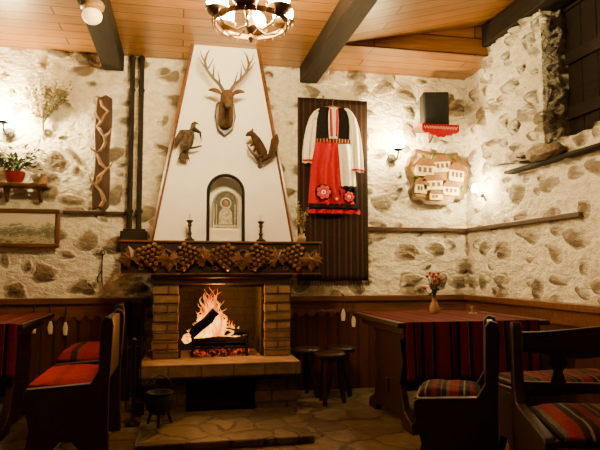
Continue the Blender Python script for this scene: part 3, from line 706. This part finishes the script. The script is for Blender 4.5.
# plant shelf + plant + bowl
b = B(); b.box(-1.54, -1.10, 5.19, 5.385, 1.80, 1.825)
for x in (-1.45, -1.18): b.prism([(5.38, 1.80), (5.38, 1.68), (5.35, 1.68), (5.24, 1.80)], 'yz', x - .012, x + .012)
tag(b.done('plant_shelf', M_RAIL, bevel=.004), 'small red-brown wooden wall shelf with brackets', 'shelf')
pp = thing('potted_plant', 'leafy green plant in a red clay bowl on the shelf', 'plant', (-1.38, 5.285, 1.826))
b = B(); b.lathe([(0, 0), (.045, 0), (.075, .04), (.085, .09), (.09, .10), (.075, .10), (.06, .06), (0, .06)], seg=20); b.done('pot', mat('red_glazed_pot', (.28, .02, .015), .35), pp)
b = B()
for i in range(230):
    a = random.uniform(0, 6.28); e = random.uniform(.0, 1.4); r = random.uniform(.03, .23)
    p = (math.cos(a) * r * 1.05, math.sin(a) * r * .34, .13 + r * math.sin(e) * .95)
    b.leaf(p, (math.cos(a), math.sin(a) * .3, random.uniform(-.4, .8)), random.uniform(.035, .065), .017)
for i in range(16):
    a = i * .4; b.tube([(0, 0, .06), (math.cos(a) * .08, math.sin(a) * .03, .16), (math.cos(a) * .14, math.sin(a) * .05, .18)], .003, 5)
b.done('foliage', M_LEAF, pp, smooth=False)
b = B(); b.lathe([(0, 0), (.03, 0), (.04, .03), (.035, .06), (.02, .075), (.022, .09), (0, .09)], seg=16); o = b.done('small_clay_jug', M_CLAY, loc=(-1.155, 5.29, 1.826)); tag(o, 'small brown clay jug on the shelf', 'jug')
t = sprig('dried_herb_bunch', (-1.19, 5.35, 2.36), 90, .36, [M_DRY, mat('dull_green_herbs', (.12, .11, .05), .8), mat('brown_herbs', (.2, .13, .06), .8)], 'fluffy dried herb bunch pinned on the wall', 'dried flowers', .95, .011, 10, 1.0)
b = B(); b.tube([(0, .05, -.12), (.005, .0, 0), (0, -.01, .04)], [.008, .014, .012], 8); b.done('stems', M_DRY, t)
cb = thing('carved_wall_board', 'narrow weathered dark board with a gnarled root mounted on it', 'wall ornament', (-.685, 5.345, 1.62))
b = B(); b.prism([(-.07, 0), (-.02, .02), (.03, -.01), (.07, .03), (.075, .3), (.06, .5), (.08, .8), (.075, 1.0), (.02, 1.03), (-.05, .99), (-.07, .7), (-.055, .4), (-.075, .15)], 'xz', -.025, .02); b.done('board', M_DARKZ, cb, bevel=.006)
b = B(); M_ROOT = mat('gnarled_root', (.26, .15, .07), .7, .6, 25, .8)
pts = [(.035 * math.sin(k * 1.15) + .012 * math.sin(k * 2.9), -.05 + .012 * math.cos(k * 1.7), .03 + k * .047) for k in range(21)]
b.tube(pts, [.010 + .010 * abs(math.sin(k * .9 + .4)) * (1 - k / 26) for k in range(21)], 8)
for k, dx, dz_ in ((4, -.06, .10), (7, .06, .09), (10, -.07, .08), (13, .065, .10), (16, -.05, .09), (6, -.05, -.08), (15, .05, -.07)):
    p = Vector(pts[k]); b.tube([p, p + Vector((dx * .6, -.015, dz_ * .35)), p + Vector((dx, .0, dz_))], [.013, .009, .002], 7)
b.done('gnarled_root', M_ROOT, cb)
for x in (-.44, -.36):
    b = B(); b.tube([(x, 5.33, 1.461), (x, 5.33, 1.6), (x, 5.33, 3.0)], [.026, .024, .022], 10)
    b.sph((x, 5.33, 3.0), (.028, .028, .028)); b.lathe([(.034, 0), (.034, .03), (.0, .03)], (x, 5.33, 1.6), 10); b.lathe([(.03, 0), (.03, .02), (0, .02)], (x, 5.33, 2.7), 10)
    tag(b.done('upright_pole', M_BEAM), 'tall dark turned wooden pole fixed to the wall', 'pole', 'pair of dark poles beside the chimney')
b = B(); b.box(-.51, -.28, 5.26, 5.365, 1.336, 1.44); b.box(-.49, -.30, 5.28, 5.36, 1.44, 1.46); tag(b.done('pole_rack', M_BEAM, bevel=.006), 'dark wooden socket block holding the poles', 'rack')
b = B(); b.tube([(-.66, 5.36, 1.24), (-.665, 5.35, 1.12), (-.66, 5.355, 1.0), (-.65, 5.35, .94)], [.006, .007, .006, .003], 6); b.tube([(-.66 + .02 * math.cos(a), 5.355, 1.25 + .02 * math.sin(a)) for a in [k * .7 for k in range(9)]], .004, 6, closed=True)
b.tube([(-.665, 5.35, 1.10), (-.70, 5.35, 1.03), (-.69, 5.35, .99)], .005, 6)
tag(b.done('hanging_iron_hook', M_IRON), 'small black wrought iron hook hanging on the wall', 'hook')
def brush(x, yw, z, lab):
    t = thing('hanging_utensil', lab, 'utensil', (x, yw, z), group='utensils hung on the wainscot')
    b = B(); b.tube([(0, 0, 0), (0, 0, .05), (0, 0, .12)], [.008, .01, .007], 8); b.sph((0, 0, .125), .01, 8, 6); b.done('handle', M_DARKZ, t)
    b = B(); b.tube([(0, 0, .0), (0, 0, -.05), (0, 0, -.11)], [.008, .022, .016], 10, sy=.4); b.done('blade', M_WAX, t); return t
for x, z in ((-1.19, .68), (-1.06, .67), (-.94, .66)): brush(x, 5.305, z, 'pale wooden spoon hanging from the wainscot rail')
for x, z in ((1.50, .74), (1.60, .68)): brush(x, 5.305, z, 'pale wooden spoon hanging from the wainscot rail')

# ------------------------------------------------------------------ chandelier
ch = thing('chandelier', 'wrought iron hoop chandelier with lit glass globes', 'chandelier', (.385, 3.3, 2.42))
b = B(); Rr = .205
b.lathe([(Rr, .10), (Rr + .008, .10), (Rr + .008, .130), (Rr, .130), (Rr, .10)], seg=48)
bmesh.ops.delete(b.bm, geom=[f for f in b.bm.faces if len(f.verts) > 4], context='FACES_ONLY'); b.n = len(b.bm.faces)
for k in range(24):
    a = k * math.pi / 12; b.tube([((Rr + .012) * math.cos(a), (Rr + .012) * math.sin(a), .085), ((Rr + .02) * math.cos(a), (Rr + .02) * math.sin(a), .115), ((Rr + .012) * math.cos(a), (Rr + .012) * math.sin(a), .14)], .004, 5)
b.done('hoop', M_HOOP, ch)
b = B(); b.lathe([(0, 0), (.008, .0), (.018, .025), (.008, .05), (.03, .07), (.04, .09), (.025, .12), (.012, .15), (.012, .42), (.025, .44), (.012, .46), (0, .46)], seg=16)
b.tube([(0, 0, .45), (0, 0, .62)], .006, 6); b.lathe([(0, .56), (.05, .59), (.06, .62), (0, .62)], seg=16)
b.done('stem', M_HOOP, ch)
for k in range(6):
    a = k * math.pi / 3 + .25; c_, s_ = math.cos(a), math.sin(a)
    b = B(); b.tube([(c_ * .02, s_ * .02, .10), (c_ * .09, s_ * .09, .06), (c_ * .16, s_ * .16, .08), (c_ * Rr, s_ * Rr, .13)], .007, 6)
    b.tube([(c_ * .01, s_ * .01, .40), (c_ * .12, s_ * .12, .26), (c_ * Rr, s_ * Rr, .135)], .004, 6)
    b.lathe([(0, .125), (.045, .13), (.068, .150), (.071, .160), (.062, .153), (.0, .138)], (c_ * Rr, s_ * Rr, 0), 20); b.done('arm', M_HOOP, ch)  # cup under the globe widened to block its light toward floor and seats
    b = B(); b.lathe([(.015, .145), (.045, .162), (.060, .195), (.058, .23), (.042, .255), (.03, .268), (0, .269)], (c_ * Rr, s_ * Rr, 0), 20); b.done('glass_globe', M_GLOW, ch)
bl_ = thing('beam_lamp', 'round amber lit lamp in a wooden fitting under the beam', 'lamp', (-.60, 4.0, 2.89))
b = B(); b.lathe([(0, -.06), (.05, -.06), (.075, -.045), (.08, -.02), (.07, 0), (0, .0)], seg=20); b.done('lamp_base', M_LIGHTW, bl_)
b = B(); b.sph((0, 0, -.095), (.066, .066, .055), 16, 10); b.done('bulb', mat('amber_bulb', (1, .7, .3), .3, 0, 5, 0, 0, 2.2, (1, .62, .22)), bl_)

# ------------------------------------------------------------------ furniture
def bench(name, label, cat, loc, rz, L, D, back=True, group=None, top=.86, plain=False):
    t = thing(name, label, cat, loc, rz, group)
    h = D / 2
    if back: out = [(-h, 0), (-h + .10, 0), (-.03, .13), (.03, .13), (h - .09, 0), (h + .01, 0), (h, .2), (h, .42), (h + .02, top - .04), (h + .01, top), (h - .03, top + .012), (h - .055, top - .02), (h - .06, .52), (h - .10, .45), (-h + .02, .43), (-h, .41), (-h, .36), (-h + .035, .2)]
    else: out = [(-h, 0), (-h + .11, 0), (-.03, .13), (.03, .13), (h - .11, 0), (h, 0), (h - .055, .2), (h, .40), (-h, .40), (-h + .055, .2)]
    for s in (-1, 1):
        b = B(); b.prism(out, 'yz', s * (L / 2) - .025, s * (L / 2) + .025); b.done('side_panel', M_FURN, t, bevel=.006)
    b = B()
    if back: b.box(-L / 2 + .02, L / 2 - .02, -h, h - .06, .395, .425)
    else: b.box(-L / 2 - .03, L / 2 + .03, -h, h, .40, .43)
    b.done('seat', M_FURN, t, bevel=.006)
    b = B(); b.box(-L / 2 + .02, L / 2 - .02, -.015, .015, .14, .22); b.done('stretcher', M_FURN, t, bevel=.004)
    if back:
        n = 24; e = L / 2 - .02
        if plain:
            tp = [(-e + 2 * e * k / n, top - .02 + .02 * math.sin(math.pi * k / n)) for k in range(n + 1)]
            b = B(); b.prism(tp + [(e, .45), (-e, .45)], 'xz', h - .04, h - .01)
            b.done('backrest', M_FURN, t, bevel=.004)
        else:
            tp = [(-e + 2 * e * k / n, top - .04 + .04 * math.sin(math.pi * k / n) ** 2) for k in range(n + 1)]
            bt = [(e - 2 * e * k / n, top - .15 + .015 * math.cos(4 * math.pi * k / n)) for k in range(n + 1)]
            b = B(); b.prism(tp + bt, 'xz', h - .04, h - .005)
            b.box(-e, e, h - .05, h - .02, .50, .55)
            m = max(2, int(L / .3))
            for i in range(m):
                x = -e + 2 * e * (i + .5) / m
                b.prism([(x - .04, .54), (x + .04, .54), (x + .02, .60), (x + .045, .64), (x + .03, top - .13), (x - .03, top - .13), (x - .045, .64), (x - .02, .60)], 'xz', h - .04, h - .02)
            b.done('backrest', M_FURN, t, bevel=.004)
    return t
def cushion(loc, rz, L, D, matl, label, group, hgt=.05):
    b = B()
    def f(u, v):
        x, y = 2 * u - 1, 2 * v - 1
        e = (1 - abs(x) ** 6) * (1 - abs(y) ** 6)
        return (x * L / 2, y * D / 2, hgt * (.35 + .65 * max(0, e) ** .6) + .006 * noise.noise((x * 3, y * 3, loc[0])))
    b.grid(f, 18, 14)
    b.box(-L / 2, L / 2, -D / 2, D / 2, 0.0, hgt * .35)
    o = b.done('seat_cushion', matl, loc=loc, rot=(0, 0, rz), ang=180, bevel=0)
    return tag(o, label, 'cushion', group)
G1 = 'carved wooden seats'
bench('wooden_armchair', 'dark plain wooden chair with high back beside the fireplace', 'chair', (-.62, 3.95, 0), R(-90), .68, .46, group=G1, plain=True, top=.82)
cushion((-.66, 3.95, .427), R(-90), .62, .36, M_CUSHR, 'red woven seat cushion on the nearer chair', 'seat cushions', .045)
bench('wooden_armchair', 'dark plain wooden chair with high back near the wall', 'chair', (-.64, 4.88, 0), R(-90), .72, .46, group=G1, plain=True, top=.84)
cushion((-.68, 4.88, .427), R(-90), .66, .36, M_CUSHD, 'dark red seat cushion on the chair near the wall', 'seat cushions', .09)
bench('dining_chair', 'dark wooden chair with plain high back by the table', 'chair', (1.50, 3.04, 0), R(-118), .38, .42, group=G1, plain=True, top=.83)
cushion((1.473, 3.054, .427), R(-118), .325, .32, M_CUSH, 'red and black striped seat cushion on the chair', 'seat cushions')
bench('wooden_bench', 'dark carved high-back wooden bench', 'bench', (2.07, 2.24, 0), R(-20), 1.08, .62, group=G1, top=.83)
cushion((2.045, 2.17, .427), R(-20), 1.02, .53, M_CUSHX, 'muted red and black striped long cushion on the high-back bench', 'seat cushions', .06)
bench('backless_bench', 'plain dark wooden backless bench at the table', 'bench', (2.28, 3.18, 0), 0, .78, .40, False, group=G1)
cushion((2.28, 3.18, .432), 0, .80, .38, M_CUSHX, 'muted red and black striped cushion on the backless bench', 'seat cushions')

def table(x0, x1, y0, y1, label):
    cx, cy = (x0 + x1) / 2, (y0 + y1) / 2; L, D = x1 - x0, y1 - y0
    t = thing('dining_table', label, 'table', (cx, cy, 0), group='dark trestle dining tables')
    b = B(); b.box(-L / 2, L / 2, -D / 2, D / 2, .715, .75); b.box(-L / 2 + .06, L / 2 - .06, -D / 2 + .06, D / 2 - .06, .66, .715); b.done('table_top', M_FURN, t, bevel=.006)
    h = D / 2 - .06
    out = [(-h, 0), (-h + .16, 0), (-h + .22, .06), (h - .22, .06), (h - .16, 0), (h, 0), (h - .02, .07), (h - .14, .12), (h - .22, .3), (h - .15, .45), (h - .2, .6), (h - .06, .66), (-h + .06, .66), (-h + .2, .6), (-h + .15, .45), (-h + .22, .3), (-h + .14, .12), (-h + .02, .07)]
    for s in (-1, 1):
        b = B(); b.prism(out, 'yz', s * (L / 2 - .14) - .025, s * (L / 2 - .14) + .025); b.done('trestle_leg', M_FURN, t, bevel=.006)
    b = B(); b.box(-L / 2 + .1, L / 2 - .1, -.03, .03, .2, .3); b.done('stretcher', M_FURN, t, bevel=.004)
    return t
def tcloth(cx, cy, L, D, drop, label, rz=0):
    # D = table size across the hanging edge; hangs over local -y edge
    b = B()
    def f(u, v):
        if v < .5: y = D / 2 - .04 - (D - .04 + .005) * v * 2; z = .754
        else:
            k = (v - .5) * 2; z = .754 - drop * k; y = -D / 2 - .012 - .03 * k * (.5 + .5 * math.sin(u * 28)) - .004
        return (-L / 2 + L * u, y, z)
    b.grid(f, 60, 24); o = b.done('tablecloth', M_CLOTH, loc=(cx, cy, 0), rot=(0, 0, rz), solid=.004, ang=60)
    return tag(o, label, 'tablecloth', 'striped woven tablecloths')
table(1.42, 2.55, 3.70, 4.74, 'dark wooden trestle table by the wall with shaped legs')
tcloth(1.96, 4.22, .98, 1.04, .38, 'striped red and dark woven cloth draped over the table edge')
table(-2.15, -.99, 4.12, 5.10, 'dark wooden trestle table beside red-cushioned chairs')
tcloth(-1.57, 4.61, 1.10, .98, .34, 'striped red and dark woven cloth on the table beside the chairs')
vf = thing('flower_vase', 'small vase of red flowers standing on the table', 'flower vase', (2.0, 4.4, .757))
b = B(); b.lathe([(0, 0), (.035, 0), (.045, .03), (.03, .07), (.018, .10), (.024, .12), (.016, .12), (0, .11)], seg=18); b.done('vase', mat('glazed_vase', (.30, .15, .08), .25), vf)
b = B(); bb = B()
for i in range(16):
    a = i * 2.4; r = random.uniform(.02, .085); z = random.uniform(.18, .32)
    p = (math.cos(a) * r, math.sin(a) * r * .8, z)
    b.tube([(0, 0, .1), (p[0] * .4, p[1] * .4, z * .7), p], .0025, 5)
    for k in range(4): b.leaf((p[0] * .6, p[1] * .6, z * .7), (random.uniform(-1, 1), random.uniform(-1, 1), .3), .04, .012)
    for k in range(7):
        q = k * .9; bb.leaf(p, (math.cos(q), math.sin(q), .5), .03, .011)
    bb.sph(p, .012, 6, 5)
b.done('stems_and_leaves', M_LEAF, vf, smooth=False); bb.done('blossoms', M_FLOWR, vf, smooth=False)
b = B(); b.lathe([(0, 0), (.035, 0), (.03, .008), (.012, .01), (.02, .04), (.024, .06), (.022, .06), (0, .02)], seg=14); tag(b.done('small_goblet', M_CLAY, loc=(2.28, 4.3, .757)), 'small clay cup on the table', 'cup')
def stool(x, y, lab):
    t = thing('wooden_stool', lab, 'stool', (x, y, 0), 1.3, 'small round stools')
    b = B(); b.lathe([(0, .37), (.12, .37), (.135, .385), (.135, .405), (.12, .42), (0, .42)], seg=24); b.done('seat', M_FURN, t)
    for k in range(3):
        a = k * 2.094; c_, s_ = math.cos(a), math.sin(a)
        b = B(); b.tube([(c_ * .08, s_ * .08, .375), (c_ * .09, s_ * .09, .2), (c_ * .12, s_ * .12, .0)], [.022, .03, .018], 10); b.done('leg', M_FURN, t)
    return t
s1 = stool(1.10, 5.10, 'small dark round wooden three-legged stool'); copy_thing(s1, (1.42, 5.12, 0), 1.0); copy_thing(s1, (1.24, 4.80, 0), 2.0)
cp = thing('iron_cauldron', 'black cast iron pot on three legs beside the hearth', 'pot', (-.12, 4.18, .051))
b = B(); b.lathe([(0, .07), (.05, .075), (.09, .11), (.10, .16), (.085, .20), (.095, .22), (.08, .22), (.06, .18), (0, .12)], seg=24); b.done('bowl', M_IRON, cp)
for k in range(3):
    a = k * 2.094 + .5; b = B(); b.tube([(math.cos(a) * .06, math.sin(a) * .06, .09), (math.cos(a) * .09, math.sin(a) * .09, 0)], [.012, .009], 8); b.done('leg', M_IRON, cp)
b = B(); b.tube([(.09 * math.cos(a), 0, .21 + .12 * math.sin(a)) for a in [math.pi * k / 12 for k in range(13)]], .005, 6); b.done('handle', M_IRON, cp)
ft = thing('fire_tool_stand', 'black iron fireside tool stand with poker and shovel', 'fire tools', (-.31, 4.41, 0))
b = B(); b.lathe([(0, 0), (.055, 0), (.055, .012), (.02, .025), (.008, .04), (.008, .58), (.018, .60), (0, .62)], seg=16); b.tube([(-.05, 0, .54), (0, 0, .56), (.05, 0, .54)], .005, 6); b.done('stand', M_IRON, ft)
b = B(); b.tube([(-.05, -.012, .62), (-.05, -.012, .12), (-.035, -.012, .10)], .006, 6); b.done('poker', M_IRON, ft)
b = B(); b.tube([(.05, -.012, .62), (.05, -.012, .16)], .005, 6); b.prism([(.025, .16), (.075, .16), (.08, .07), (.02, .07)], 'xz', -.018, -.010); b.done('shovel', M_IRON, ft)

# ------------------------------------------------------------------ lights
def pt(name, loc, e, col, r=.05):
    l = bpy.data.lights.new(name, 'POINT'); l.energy = e; l.color = col; l.shadow_soft_size = r
    o = bpy.data.objects.new(name, l); COL.objects.link(o); o.location = loc; return o
pt('fire_light', (.30, 4.84, .84), 26, (1, .36, .07), .06)
w = bpy.data.worlds.new('world'); SC.world = w; w.use_nodes = True
w.node_tree.nodes['Background'].inputs[0].default_value = (1, .6, .35, 1); w.node_tree.nodes['Background'].inputs[1].default_value = .005

cam = bpy.data.cameras.new('camera'); cam.lens = 35.1; cam.sensor_width = 36; cam.clip_start = .05
co = bpy.data.objects.new('camera', cam); COL.objects.link(co); co.location = (0, 0, 1.1)
co.rotation_euler = (R(94.4), 0, R(-11.6)); SC.camera = co
